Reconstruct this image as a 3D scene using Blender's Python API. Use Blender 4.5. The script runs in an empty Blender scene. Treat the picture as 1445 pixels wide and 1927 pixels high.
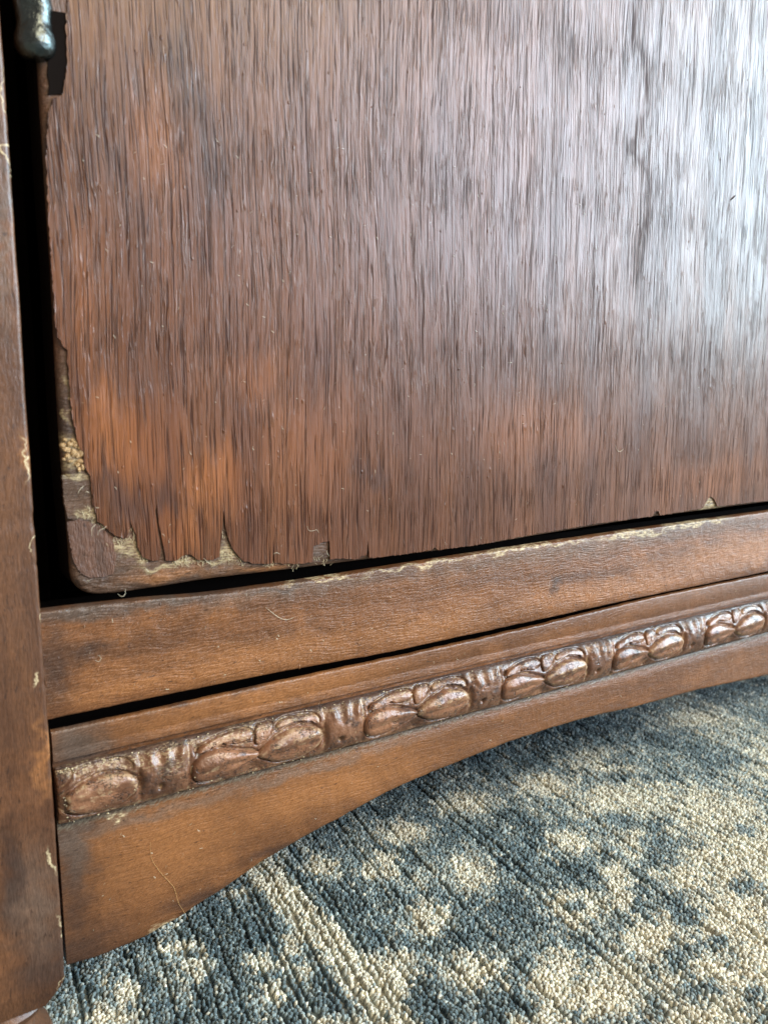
import bpy, math, random
import numpy as np
from mathutils import Matrix, Vector
from mathutils.geometry import tessellate_polygon

random.seed(7)
rng = np.random.default_rng(11)
sc = bpy.context.scene

# ------------------------------------------------------------------ camera
FPX = 1539.0
ax = np.array([2428., -241., FPX]); ax /= np.linalg.norm(ax)
ad = np.array([17., 10000., FPX]); ad -= ax * (ad @ ax); ad /= np.linalg.norm(ad)
az = -ad
ay = np.cross(az, ax)
M = np.array([ax, ay, az])                 # camera axes (right, down, forward) -> place
CAM = np.array([0.0, -0.30, 0.27])
cd = bpy.data.cameras.new('camera')
cam = bpy.data.objects.new('camera', cd)
sc.collection.objects.link(cam)
R = np.eye(4)
R[:3, 0] = M @ np.array([1, 0, 0]); R[:3, 1] = M @ np.array([0, -1, 0]); R[:3, 2] = M @ np.array([0, 0, -1])
R[:3, 3] = CAM
cam.matrix_world = Matrix(R.tolist())
cd.sensor_fit = 'HORIZONTAL'; cd.sensor_width = 36.0; cd.lens = 36.0 * FPX / 1445.0
cd.clip_start = 0.01; cd.clip_end = 100
cd.dof.use_dof = True; cd.dof.focus_distance = 0.385; cd.dof.aperture_fstop = 18
sc.camera = cam

# ------------------------------------------------------------------ light
w = bpy.data.worlds.new('World'); sc.world = w; w.use_nodes = True
bg = w.node_tree.nodes['Background']
bg.inputs[0].default_value = (1.0, 0.92, 0.84, 1); bg.inputs[1].default_value = 0.20

def area(name, loc, target, sx, sy, power, col):
    ld = bpy.data.lights.new(name, 'AREA'); ld.shape = 'RECTANGLE'; ld.size = sx; ld.size_y = sy
    ld.energy = power; ld.color = col
    o = bpy.data.objects.new(name, ld); sc.collection.objects.link(o)
    o.location = loc
    d = Vector(target) - Vector(loc)
    o.rotation_euler = d.to_track_quat('-Z', 'Y').to_euler()
    return o
# daylight from two panes of a tall window to the right of the cabinet
def at_bearing(az, el_z, dist): return (.35 + dist * math.sin(math.radians(az)), -dist * math.cos(math.radians(az)), el_z)
area('window_light', at_bearing(63, 0.92, 2.3), (0.35, 0, 0.25), 1.15, 1.20, 66, (0.60, 0.87, 1.0))
area('window_light', at_bearing(42, 1.08, 2.4), (0.35, 0, 0.25), .80, 1.15, 44, (0.76, 0.80, 1.0))
# warmer daylight from the open room in front and to the right
area('room_light', (1.1, -2.4, 2.1), (0.25, 0, 0.1), 1.1, 1.0, 56, (1.0, 0.85, 0.60))

sc.view_settings.view_transform = 'Standard'; sc.view_settings.look = 'None'
sc.view_settings.exposure = 0.34; sc.view_settings.gamma = 1.0
sc.render.engine = 'CYCLES'

# ------------------------------------------------------------------ measuring helpers (photo point -> place on a plane)
def ray(px, py): return M @ np.array([px - 722.5, py - 963.5, FPX])
def P(px, py, y=0.0):
    d = ray(px, py); p = CAM + d * ((y - CAM[1]) / d[1]); return float(p[0]), float(p[2])
def F(px, py, z=0.0):
    d = ray(px, py); p = CAM + d * ((z - CAM[2]) / d[2]); return float(p[0]), float(p[1])

def vnoise(x, y, seed=0, z=None):
    """smooth value noise, numpy"""
    x = np.asarray(x, float); y = np.asarray(y, float)
    xi = np.floor(x).astype(np.int64); yi = np.floor(y).astype(np.int64)
    xf = x - xi; yf = y - yi
    xf = xf * xf * (3 - 2 * xf); yf = yf * yf * (3 - 2 * yf)
    def h(a, b):
        n = (a * 374761393 + b * 668265263 + seed * 974711) & 0x7fffffff
        n = ((n ^ (n >> 13)) * 1274126177) & 0x7fffffff
        return ((n ^ (n >> 16)) & 0xffff) / 65535.0
    return (h(xi, yi) * (1 - xf) + h(xi + 1, yi) * xf) * (1 - yf) + (h(xi, yi + 1) * (1 - xf) + h(xi + 1, yi + 1) * xf) * yf
def fbm(x, y, seed=0, octv=3):
    s = 0; a = .5; t = 0
    for k in range(octv):
        s = s + a * vnoise(x * 2 ** k, y * 2 ** k, seed + k * 17); t += a; a *= .55
    return s / t

# ------------------------------------------------------------------ object helpers
def link_mesh(name, verts, faces, mat, parent=None, smooth=True, auto=None):
    me = bpy.data.meshes.new(name)
    me.from_pydata([tuple(map(float, v)) for v in verts], [], [tuple(map(int, f)) for f in faces])
    me.materials.append(mat)
    if smooth: me.polygons.foreach_set('use_smooth', [True] * len(me.polygons))
    if auto is not None: me.set_sharp_from_angle(angle=math.radians(auto))
    me.update()
    o = bpy.data.objects.new(name, me); sc.collection.objects.link(o)
    if parent: o.parent = parent
    return o
def empty(name, loc=(0, 0, 0)):
    o = bpy.data.objects.new(name, None); sc.collection.objects.link(o); o.location = loc; return o
def tag(o, label=None, cat=None, group=None, kind=None):
    if label: o['label'] = label
    if cat: o['category'] = cat
    if group: o['group'] = group
    if kind: o['kind'] = kind
    return o
def grid_faces(n, m, off=0, closed=False):
    f = []
    for i in range(n - 1):
        for j in range(m - 1 if not closed else m):
            a = off + i * m + j; b = off + i * m + (j + 1) % m
            f.append((a, b, b + m, a + m))
    return f
def sweep(name, rows, mat, parent, auto=40, flip=False):
    """rows: n x m x 3 array, closed profile of m points for each of n stations, capped"""
    n, m, _ = rows.shape
    f = grid_faces(n, m, closed=True)
    f.append(tuple(range(m))[::-1]); f.append(tuple(range((n - 1) * m, n * m)))
    if flip: f = [q[::-1] for q in f]
    return link_mesh(name, rows.reshape(-1, 3), f, mat, parent, True, auto)
def box(name, a, b, mat, parent, bev=0.0):
    import bmesh
    bm = bmesh.new(); bmesh.ops.create_cube(bm, size=1)
    for v in bm.verts:
        v.co = Vector([(a[k] + b[k]) / 2 + v.co[k] * (b[k] - a[k]) for k in range(3)])
    if bev: bmesh.ops.bevel(bm, geom=bm.edges[:], offset=bev, segments=2, affect='EDGES')
    me = bpy.data.meshes.new(name); bm.to_mesh(me); bm.free(); me.materials.append(mat)
    o = bpy.data.objects.new(name, me); sc.collection.objects.link(o)
    if parent: o.parent = parent
    return o

# ------------------------------------------------------------------ materials
class NT:
    def __init__(s, name):
        s.mat = bpy.data.materials.new(name); s.mat.use_nodes = True
        s.t = s.mat.node_tree; s.b = s.t.nodes['Principled BSDF']
        s.co = s.t.nodes.new('ShaderNodeTexCoord').outputs['Object']
    def new(s, typ): return s.t.nodes.new(typ)
    def put(s, sock, v):
        if isinstance(v, bpy.types.NodeSocket): s.t.links.new(v, sock)
        elif isinstance(v, (tuple, list)) and len(v) == 3 and sock.type == 'RGBA': sock.default_value = (*v, 1)
        else: sock.default_value = v
    def m(s, op, a, b=None, c=None, clamp=False):
        n = s.new('ShaderNodeMath'); n.operation = op; n.use_clamp = clamp
        s.put(n.inputs[0], a)
        if b is not None: s.put(n.inputs[1], b)
        if c is not None: s.put(n.inputs[2], c)
        return n.outputs[0]
    def vm(s, op, a, b=None):
        n = s.new('ShaderNodeVectorMath'); n.operation = op; s.put(n.inputs[0], a)
        if b is not None: s.put(n.inputs[1], b)
        return n.outputs['Value'] if op in ('LENGTH', 'DOT_PRODUCT', 'DISTANCE') else n.outputs[0]
    def noise(s, vec, scale=1.0, detail=3, rough=.55, dist=0.0):
        n = s.new('ShaderNodeTexNoise'); s.put(n.inputs['Vector'], vec); n.inputs['Scale'].default_value = scale
        n.inputs['Detail'].default_value = detail; n.inputs['Roughness'].default_value = rough
        n.inputs['Distortion'].default_value = dist
        return n.outputs['Fac']
    def noisec(s, vec, scale=1.0, detail=2):
        n = s.new('ShaderNodeTexNoise'); s.put(n.inputs['Vector'], vec); n.inputs['Scale'].default_value = scale
        n.inputs['Detail'].default_value = detail
        return n.outputs['Color']
    def stretch(s, vec, sx, sy, sz): return s.vm('MULTIPLY', vec, (sx, sy, sz))
    def rng(s, v, a, b, c=0.0, d=1.0, smooth=True):
        n = s.new('ShaderNodeMapRange'); n.interpolation_type = 'SMOOTHSTEP' if smooth else 'LINEAR'
        s.put(n.inputs[0], v); n.inputs[1].default_value = a; n.inputs[2].default_value = b
        n.inputs[3].default_value = c; n.inputs[4].default_value = d
        return n.outputs[0]
    def mix(s, f, a, b, mode='MIX'):
        n = s.new('ShaderNodeMix'); n.data_type = 'RGBA'; n.blend_type = mode
        s.put(n.inputs[0], f); s.put(n.inputs[6], a); s.put(n.inputs[7], b)
        return n.outputs[2]
    def ell(s, vec, cx, cz, rx, rz, y=0.0, soft=.6):
        """soft blot round (cx, cz): 1 inside, 0 outside"""
        d = s.vm('SUBTRACT', vec, (cx, y, cz))
        d = s.vm('MULTIPLY', d, (1 / rx, 0.0, 1 / rz))
        return s.rng(s.vm('LENGTH', d), 1 + soft, 1 - soft)
    def blots(s, vec, pts, soft=.6):
        out = None
        for (cx, cz, rx, rz) in pts:
            e = s.ell(vec, cx, cz, rx, rz, soft=soft)
            out = e if out is None else s.m('MAXIMUM', out, e)
        return out
    def bump(s, h, dist, strength=1.0, base=None):
        n = s.new('ShaderNodeBump'); n.inputs['Strength'].default_value = strength
        n.inputs['Distance'].default_value = dist; s.put(n.inputs['Height'], h)
        if base is not None: s.put(n.inputs['Normal'], base)
        return n.outputs[0]
    def sepxyz(s, v):
        n = s.new('ShaderNodeSeparateXYZ'); s.put(n.inputs[0], v); return n.outputs
    def done(s, col, rough, normal=None, **kw):
        s.put(s.b.inputs['Base Color'], col); s.put(s.b.inputs['Roughness'], rough)
        if normal is not None: s.put(s.b.inputs['Normal'], normal)
        for k, v in kw.items(): s.put(s.b.inputs[k.replace('_', ' ')], v)
        return s.mat

def px_blots(lst, y=0.0):
    out = []
    for (px, py, rx, ry) in lst:
        a = P(px, py, y); b = P(px + rx, py, y); c = P(px, py + ry, y)
        out.append((a[0], a[1], abs(b[0] - a[0]), abs(c[1] - a[1])))
    return out

def veneer_material():
    n = NT('mahogany_veneer'); c = n.co
    w1 = n.noise(n.stretch(c, 14, 14, 5), 1, 2); w2 = n.noise(n.stretch(c, 90, 90, 24), 1, 2)
    off = n.m('ADD', n.m('MULTIPLY', n.m('SUBTRACT', w1, .5), .011), n.m('MULTIPLY', n.m('SUBTRACT', w2, .5), .0022))
    cx = n.new('ShaderNodeCombineXYZ'); n.put(cx.inputs[0], off)
    v = n.vm('ADD', c, cx.outputs[0])
    pa = n.noise(n.stretch(v, 2300, 10, 48), 1, 2, .5)
    pb = n.noise(n.stretch(v, 1300, 10, 20), 1, 2, .5)
    pc = n.noise(n.stretch(v, 3200, 10, 130), 1, 2, .6)
    pd = n.noise(n.stretch(v, 620, 10, 30), 1, 2, .5)
    ridge = lambda t_, w_: n.rng(n.m('ABSOLUTE', n.m('SUBTRACT', t_, .5)), w_, w_ * .25)
    brk = n.rng(n.noise(n.stretch(v, 1300, 10, 60), 1, 1), .36, .50)
    pore = n.m('MULTIPLY', ridge(n.noise(n.stretch(v, 1050, 10, 14), 1, 1, .5), .042), brk)
    pore = n.m('MAXIMUM', pore, n.m('MULTIPLY', n.rng(pb, .625, .68), .5))
    fig = n.noise(n.stretch(v, 60, 10, 5), 1, 4, .6)
    blotch = n.noise(n.stretch(v, 22, 10, 9), 1, 4, .6)
    warp = n.vm('ADD', v, n.vm('MULTIPLY', n.vm('SUBTRACT', n.noisec(n.stretch(c, 60, 60, 14), 1, 3), (.5, .5, .5)), (.022, 0, .03)))
    cz = n.new('ShaderNodeCombineXYZ'); n.put(cz.inputs[2], n.m('MULTIPLY', n.m('SUBTRACT', n.noise(n.stretch(v, 240, 10, 9), 1, 4, .6), .5), .040))
    warp = n.vm('ADD', warp, cz.outputs[0])
    base = n.mix(n.rng(fig, .35, .65), (.112, .036, .012), (.160, .054, .016))
    base = n.mix(n.m('MULTIPLY', n.rng(blotch, .5, .74), .6), base, (.205, .074, .029))
    base = n.mix(n.m('MULTIPLY', n.rng(blotch, .46, .28), .45), base, (.080, .032, .022))
    orange = n.blots(warp, px_blots([(250, 830, 90, 75), (385, 905, 50, 60), (330, 990, 60, 45), (440, 930, 28, 60), (200, 760, 30, 40)]), .75)
    warm = n.blots(warp, px_blots([(285, 260, 40, 80), (480, 690, 60, 40), (1015, 810, 90, 50), (560, 860, 80, 90), (1340, 900, 90, 30), (150, 550, 30, 120)]), .95)
    base = n.mix(n.m('MULTIPLY', warm, .38), base, (.36, .120, .032))
    base = n.mix(n.m('MULTIPLY', orange, .68), base, n.mix(n.rng(fig, .35, .65), (.25, .080, .022), (.38, .125, .030)))
    dark = n.blots(warp, px_blots([(232, 955, 22, 40), (312, 915, 16, 38), (375, 975, 8, 38), (205, 915, 22, 22), (360, 200, 40, 60), (385, 300, 25, 90), (265, 170, 15, 35), (690, 885, 40, 18), (330, 120, 30, 40)]), .7)
    base = n.mix(n.m('MULTIPLY', dark, .50), base, (.056, .024, .018))
    # the dark figured vein high on the door
    z = n.sepxyz(c)[2]; x = n.sepxyz(v)[0]
    wv = n.noise(n.stretch(c, 2, 2, 30), 1, 2, .5)
    path = n.m('ADD', .351, n.m('MULTIPLY', n.m('SUBTRACT', wv, .5), .060))
    path = n.m('ADD', path, n.m('MULTIPLY', n.m('SUBTRACT', n.noise(n.stretch(v, 500, 10, 30), 1, 2), .5), .014))
    dv = n.m('ABSOLUTE', n.m('SUBTRACT', x, path))
    vein = n.m('MAXIMUM', n.m('MULTIPLY', n.rng(dv, .0045, .0002), .6), n.m('MULTIPLY', n.m('MULTIPLY', n.rng(dv, .013, .001), n.rng(n.noise(n.stretch(v, 420, 10, 22), 1, 3, .6), .46, .60)), .85))
    vein = n.m('MULTIPLY', vein, n.rng(z, .29, .35))
    vein = n.m('MULTIPLY', vein, n.rng(n.noise(n.stretch(v, 1100, 10, 40), 1, 2), .38, .52))
    base = n.mix(n.m('MULTIPLY', vein, .85), base, (.020, .014, .016))
    streak = n.m('ADD', .80, n.m('MULTIPLY', pc, .40))
    base = n.mix(1.0, base, n.mix(0.0, streak, streak), 'MULTIPLY')
    base = n.mix(n.m('MULTIPLY', pore, .74), base, (.026, .011, .009))
    h = n.m('SUBTRACT', n.m('MULTIPLY', pc, .35), n.m('MULTIPLY', pore, 1.0))
    h = n.m('ADD', h, n.m('MULTIPLY', pd, .6))
    glint = n.rng(n.m('ABSOLUTE', n.m('SUBTRACT', n.noise(n.stretch(v, 620, 10, 26), 1, 1), .5)), .03, .0)
    glint = n.m('MULTIPLY', glint, n.rng(n.noise(n.stretch(v, 40, 10, 25), 1, 2), .42, .58))
    h = n.m('ADD', h, n.m('MULTIPLY', glint, 1.0))
    h = n.m('ADD', h, n.m('MULTIPLY', n.noise(n.stretch(c, 420, 420, 260), 1, 2), .35))
    nb = n.bump(h, .00027, 1.0)
    rough = n.m('ADD', .27, n.m('MULTIPLY', n.noise(n.stretch(v, 160, 10, 40), 1, 3), .20))
    rough = n.m('ADD', rough, n.m('MULTIPLY', vein, .25))
    matt = n.m('SUBTRACT', 1.0, n.m('MAXIMUM', n.m('MULTIPLY', pore, .75), n.m('MULTIPLY', vein, .95)), None, True)
    mt = n.done(base, rough, nb, Coat_Roughness=.25)
    n.put(n.b.inputs['Specular IOR Level'], n.m('MULTIPLY', matt, .56)); n.put(n.b.inputs['Coat Weight'], n.m('MULTIPLY', matt, .12))
    return mt

def plain_wood(name, axis, c1, c2, c3, orange=None, dark=None, pale=None, grey=None, rough=.40, hor=1.0, bumpd=.00022, palecol=(.74, .60, .36), fleck=True, palethr=(.40, .62)):
    n = NT(name); c = n.co
    w1 = n.noise(n.stretch(c, 25, 25, 25), 1, 2)
    cx = n.new('ShaderNodeCombineXYZ')
    n.put(cx.inputs[0 if axis == 'z' else 2], n.m('MULTIPLY', n.m('SUBTRACT', w1, .5), .010))
    v = n.vm('ADD', c, cx.outputs[0])
    S = (lambda a, b: (a, a, b)) if axis == 'z' else (lambda a, b: (b, a, a))
    fig = n.noise(n.stretch(v, *S(110, 9)), 1, 4, .6)
    fine = n.noise(n.stretch(v, *S(1300, 120)), 1, 3, .6)
    bl = n.noise(n.stretch(c, 32, 32, 40), 1, 4, .6)
    rot = n.new('ShaderNodeVectorRotate'); rot.rotation_type = 'Y_AXIS'; n.put(rot.inputs['Vector'], c); rot.inputs['Angle'].default_value = math.radians(35 if axis == 'x' else 85)
    mott = n.noise(n.stretch(rot.outputs[0], 420, 900, 1500), 1, 3, .65)
    base = n.mix(n.rng(fig, .33, .67), c1, c2)
    base = n.mix(n.m('MULTIPLY', n.rng(bl, .50, .70), .7), base, c3)
    warp = n.vm('ADD', c, n.vm('MULTIPLY', n.vm('SUBTRACT', n.noisec(n.stretch(c, 90, 90, 120), 1, 4), (.5, .5, .5)), (.022, 0, .014)))
    if orange: base = n.mix(n.m('MULTIPLY', n.blots(warp, orange, .95), .5), base, (.46, .190, .062))
    if dark: base = n.mix(n.m('MULTIPLY', n.blots(warp, dark, .95), .70), base, (.045, .026, .020))
    if grey: base = n.mix(n.m('MULTIPLY', n.blots(warp, grey, .95), .38), base, (.16, .13, .105))
    k = n.m('ADD', .70, n.m('MULTIPLY', fine, .6)); base = n.mix(1.0, base, n.mix(0.0, k, k), 'MULTIPLY')
    if name == 'walnut_apron_wood':
        zz = n.m('ADD', n.sepxyz(c)[2], n.m('MULTIPLY', n.m('SUBTRACT', mott, .5), .006))
        gb = n.rng(n.m('ABSOLUTE', n.m('SUBTRACT', zz, .1100)), .0030, .0012)
        base = n.mix(n.m('MULTIPLY', gb, .75), base, n.mix(n.rng(mott, .4, .6), (.05, .042, .034), (.16, .14, .10)))
    if fleck:
        k = n.m('ADD', .38, n.m('MULTIPLY', mott, 1.24)); base = n.mix(1.0, base, n.mix(0.0, k, k), 'MULTIPLY')
        fl = n.rng(n.noise(n.stretch(v, *S(900, 260)), 1, 2), .64, .72)
        base = n.mix(n.m('MULTIPLY', fl, .7), base, (.035, .016, .010))
    ro = n.m('ADD', rough - .1, n.m('MULTIPLY', n.noise(n.stretch(c, 200, 200, 200), 1, 3), .25))
    if pale:
        pm = n.m('MULTIPLY', n.blots(warp, pale, .5), n.rng(n.noise(n.stretch(v, *S(1300, 330)), 1, 5, .75), *palethr))
        base = n.mix(pm, base, palecol); ro = n.m('MAXIMUM', ro, n.m('MULTIPLY', pm, .8))
    h = n.m('ADD', n.m('MULTIPLY', fine, 1.0), n.m('MULTIPLY', mott, 1.1))
    h = n.m('ADD', h, n.m('MULTIPLY', n.noise(n.stretch(c, 130, 130, 130), 1, 2), 1.5))
    return n.done(base, ro, n.bump(h, bumpd), Coat_Weight=.15, Coat_Roughness=.3)

def simple(name, col, rough, metal=0.0, nscale=0, bd=.0002, var=.3):
    n = NT(name)
    if nscale:
        f = n.noise(n.co, nscale, 4, .6)
        k = n.m('ADD', 1 - var, n.m('MULTIPLY', f, 2 * var)); colr = n.mix(1.0, col, n.mix(0.0, k, k), 'MULTIPLY')
        return n.done(colr, rough, n.bump(f, bd), Metallic=metal)
    return n.done(col, rough, None, Metallic=metal)

M_ven = veneer_material()
M_core = plain_wood('stained_core_wood', 'x', (.075, .042, .026), (.125, .066, .038), (.16, .070, .036),
    orange=px_blots([(300, 1085, 90, 12), (500, 1068, 60, 8)]),
    dark=px_blots([(145, 985, 40, 12), (118, 800, 10, 50), (200, 1095, 40, 14), (130, 880, 20, 12)]),
    pale=px_blots([(126, 715, 7, 16), (130, 765, 5, 30), (135, 845, 22, 30), (165, 962, 15, 14), (232, 1030, 24, 14), (345, 1060, 80, 5), (432, 1040, 26, 22), (255, 1035, 14, 30), (1338, 944, 30, 12), (140, 900, 26, 9)]),
    palecol=(.60, .48, .27), bumpd=.0005, palethr=(.36, .66))
M_flake = plain_wood('dark_old_veneer', 'z', (.085, .042, .026), (.15, .070, .042), (.17, .075, .042), bumpd=.0004, rough=.42)
M_rail = plain_wood('walnut_rail_wood', 'x', (.125, .049, .018), (.225, .090, .033), (.32, .126, .040),
    orange=px_blots([(480, 1240, 200, 30), (250, 1290, 120, 18), (1400, 1040, 120, 25), (1150, 1110, 160, 20), (800, 1180, 120, 25)]),
    dark=px_blots([(140, 1150, 130, 16), (350, 1128, 160, 12), (100, 1260, 30, 90), (170, 1230, 60, 14), (1045, 1100, 6, 14), (520, 1110, 60, 6)]),
    grey=px_blots([(560, 1110, 160, 12), (150, 1150, 60, 14), (300, 1135, 90, 12), (1150, 1020, 300, 14)]),
    pale=px_blots([(790, 1065, 80, 4), (1190, 1005, 60, 6), (600, 1090, 60, 4), (1310, 984, 60, 5), (1000, 1032, 100, 3)]), rough=.32, bumpd=.00045)
M_apron = plain_wood('walnut_apron_wood', 'x', (.135, .055, .021), (.20, .083, .031), (.26, .106, .037),
    orange=px_blots([(330, 1580, 110, 70), (620, 1480, 160, 40), (500, 1310, 200, 20)]),
    dark=px_blots([(135, 1640, 34, 180), (140, 1420, 60, 50), (140, 1800, 90, 60), (380, 1690, 60, 14), (520, 1600, 60, 10), (340, 1330, 40, 6), (470, 1299, 30, 10)]),
    grey=px_blots([(140, 1400, 50, 40), (140, 1590, 26, 60), (300, 1530, 200, 8), (560, 1455, 200, 8)]),
    pale=px_blots([(310, 1745, 26, 8), (220, 1545, 12, 4)]), rough=.34, bumpd=.00030)
M_post = plain_wood('walnut_post_wood', 'z', (.098, .042, .020), (.150, .065, .029), (.19, .080, .034),
    orange=px_blots([(84, 1420, 10, 60), (48, 860, 10, 30)], -.004),
    dark=px_blots([(85, 1820, 50, 50), (20, 1650, 20, 90)], -.004),
    grey=px_blots([(70, 1700, 40, 90), (5, 450, 10, 150)], -.004),
    pale=px_blots([(49, 868, 4, 34), (105, 1618, 4, 26), (76, 1275, 5, 12), (121, 1800, 3, 60), (76, 1165, 3, 20), (15, 250, 3, 120), (62, 1000, 2, 40)], -.004), palethr=(.30, .62), rough=.34, bumpd=.00016)  # topmost pale strip paints the edge highlight; the other pale spots are wear
M_dark = simple('dark_wood_and_shade', (.007, .0045, .0035), .9, 0, 60, .0002)  # near-black wood; also paints shade on door sides and hinge recess
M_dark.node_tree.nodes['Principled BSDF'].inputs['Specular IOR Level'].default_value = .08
M_iron = simple('aged_pewter_metal', (.12, .138, .135), .27, 1.0, 420, .0006, .5)
M_glue = simple('dried_glue', (.50, .32, .15), .30, 0, 1300, .0008, .85)
M_raw = simple('raw_splintered_wood', (.70, .58, .36), .6, 0, 900, .0003, .35)
M_hair = simple('pale_fibre', (.78, .70, .52), .5)
M_brown_hair = simple('golden_fibre', (.62, .36, .14), .45)
M_lint = simple('grey_lint', (.42, .40, .33), .8)

def carved_material(name, ca, cb):
    n = NT(name); c = n.co
    geo = n.new('ShaderNodeNewGeometry')
    warp = n.noise(n.stretch(c, 60, 60, 60), 1, 4, .6)
    base = n.mix(n.rng(warp, .35, .65), ca, cb)
    grain = n.noise(n.stretch(c, 160, 900, 900), 1, 3, .6)
    k = n.m('ADD', .70, n.m('MULTIPLY', grain, .6)); base = n.mix(1.0, base, n.mix(0.0, k, k), 'MULTIPLY')
    blot = n.noise(n.stretch(c, 210, 210, 210), 1, 3)
    base = n.mix(n.m('MULTIPLY', n.rng(blot, .56, .68), .6), base, (.045, .028, .024))
    base = n.mix(n.m('MULTIPLY', n.rng(n.m('ADD', n.sepxyz(c)[2], n.m('MULTIPLY', warp, .004)), .1325, .1345), .75), base, (.05, .03, .024))
    # worn gilding and bare wood on the proudest edges
    x = n.sepxyz(c)[0]
    zc = n.sepxyz(c)[2]
    edge = n.m('MAXIMUM', n.rng(n.m('ABSOLUTE', n.m('SUBTRACT', zc, .1312)), .0016, .0004), n.rng(n.m('ABSOLUTE', n.m('SUBTRACT', zc, .1125)), .0012, .0003))
    bare = n.blots(c, px_blots([(262, 1440, 44, 14), (325, 1432, 26, 26), (170, 1452, 50, 12), (400, 1402, 30, 8), (470, 1382, 30, 16), (770, 1312, 24, 10)], -.007), .7)
    wear = n.rng(n.noise(n.stretch(c, 500, 900, 1500), 1, 4, .7), .48, .66)
    pt = n.rng(geo.outputs['Pointiness'], .505, .53)
    rub = n.m('MULTIPLY', pt, n.rng(n.noise(n.stretch(c, 300, 300, 300), 1, 4, .65), .44, .60))
    base = n.mix(n.m('MULTIPLY', rub, .7), base, (.56, .38, .22))
    amt = n.m('MAXIMUM', n.m('MULTIPLY', edge, n.rng(x, .30, .06, .05, .60)), n.m('MULTIPLY', bare, .55))
    base = n.mix(n.m('MULTIPLY', wear, amt), base, (.70, .56, .32))
    cr = n.m('ABSOLUTE', n.m('SUBTRACT', n.noise(n.stretch(c, 260, 400, 330), 1, 3, .6, .6), .5))
    crk = n.m('MULTIPLY', n.rng(cr, .022, .004), n.rng(n.noise(n.stretch(c, 130, 130, 130), 1, 2), .46, .56))
    base = n.mix(n.m('MULTIPLY', crk, .8), base, (.03, .016, .012))
    h = n.m('SUBTRACT', n.m('ADD', n.m('MULTIPLY', grain, .6), n.m('MULTIPLY', n.noise(n.stretch(c, 500, 500, 500), 1, 3, .65), 1.5)), n.m('MULTIPLY', crk, 1.5))
    ro = n.m('ADD', .25, n.m('MULTIPLY', blot, .22))
    return n.done(base, ro, n.bump(h, .00030), Coat_Weight=.30, Coat_Roughness=.22)
M_carve = carved_material('carved_ground', (.13, .060, .033), (.25, .118, .062))
M_leaf = carved_material('carved_leaf_wood', (.17, .077, .041), (.31, .145, .075))

# ------------------------------------------------------------------ the cabinet
cab = tag(empty('cabinet', (0, 0, 0)), 'old brown wooden cabinet with chipped veneer door and carved leaf moulding standing on the rug', 'cabinet')
XR = 0.98                                   # right end of door bay, beyond the frame

# corner posts ------------------------------------------------------
def post(x0, x1, mirror=False):
    y0, y1 = -.004, .045; r = .0016
    prof = []
    for (cx, cy, a0) in ((x1 - r, y0 + r, -90), (x1 - r, y1 - r, 0), (x0 + r, y1 - r, 90), (x0 + r, y0 + r, 180)):
        for k in range(6):
            a = math.radians(a0 + 90 * k / 5); prof.append((cx + r * math.cos(a), cy + r * math.sin(a)))
    prof = np.array(prof)
    zs = np.concatenate([[.0415, .0425, .0440, .0462, .0485, .0515], np.linspace(.054, .70, 520)])
    rows = np.zeros((len(zs), len(prof), 3))
    for i, z in enumerate(zs):
        ins = max(0.0, (.0500 - z)) * 0.75
        p = prof.copy()
        cxm = (x0 + x1) / 2; cym = (y0 + y1) / 2
        p[:, 0] = cxm + (p[:, 0] - cxm) * (1 - ins / ((x1 - x0) / 2)); p[:, 1] = cym + (p[:, 1] - cym) * (1 - ins * .4 / ((y1 - y0) / 2))
        near = np.exp(-((p[:, 0] - x1) / .003) ** 2) * np.exp(-((p[:, 1] - y0) / .004) ** 2)
        d = (fbm(z * 60, 0.3, 5) - .5) * .0006 - max(0, float(vnoise(z * 300, 3.1, 9)) - .8) * .0016 * (float(vnoise(z * 30, 8.1, 19)) > .5)
        p[:, 0] += near * d; p[:, 1] -= near * d * .5
        rows[i, :, 0] = p[:, 0]; rows[i, :, 1] = p[:, 1]; rows[i, :, 2] = z
    return sweep('corner_post', rows, M_post, cab, 50)
px_edge = np.mean([P(x, y, -.004)[0] for x, y in ((13, 199), (40, 600), (50, 759), (68, 1065), (92, 1383), (107, 1568), (124, 1800))])
XP = float(px_edge)
post(XP - .060, XP)
post(XR + .004, XR + .064)

def turned_foot(cx, cy):
    prof = [(.0, .0415), (.017, .0414), (.019, .038), (.0165, .034), (.0125, .031), (.0130, .027), (.0175, .022), (.0195, .015), (.0175, .007), (.013, .002), (.0, .002)]
    n = 40; v = []
    for (r, z) in prof:
        for k in range(n):
            a = 2 * math.pi * k / n; v.append((cx + r * math.cos(a), cy + r * math.sin(a), z))
    f = grid_faces(len(prof), n, closed=True)
    return link_mesh('foot', v, [q[::-1] for q in f], M_post, cab, True, 50)
turned_foot(XP - .021, .018); turned_foot(XR + .034, .018)

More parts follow.
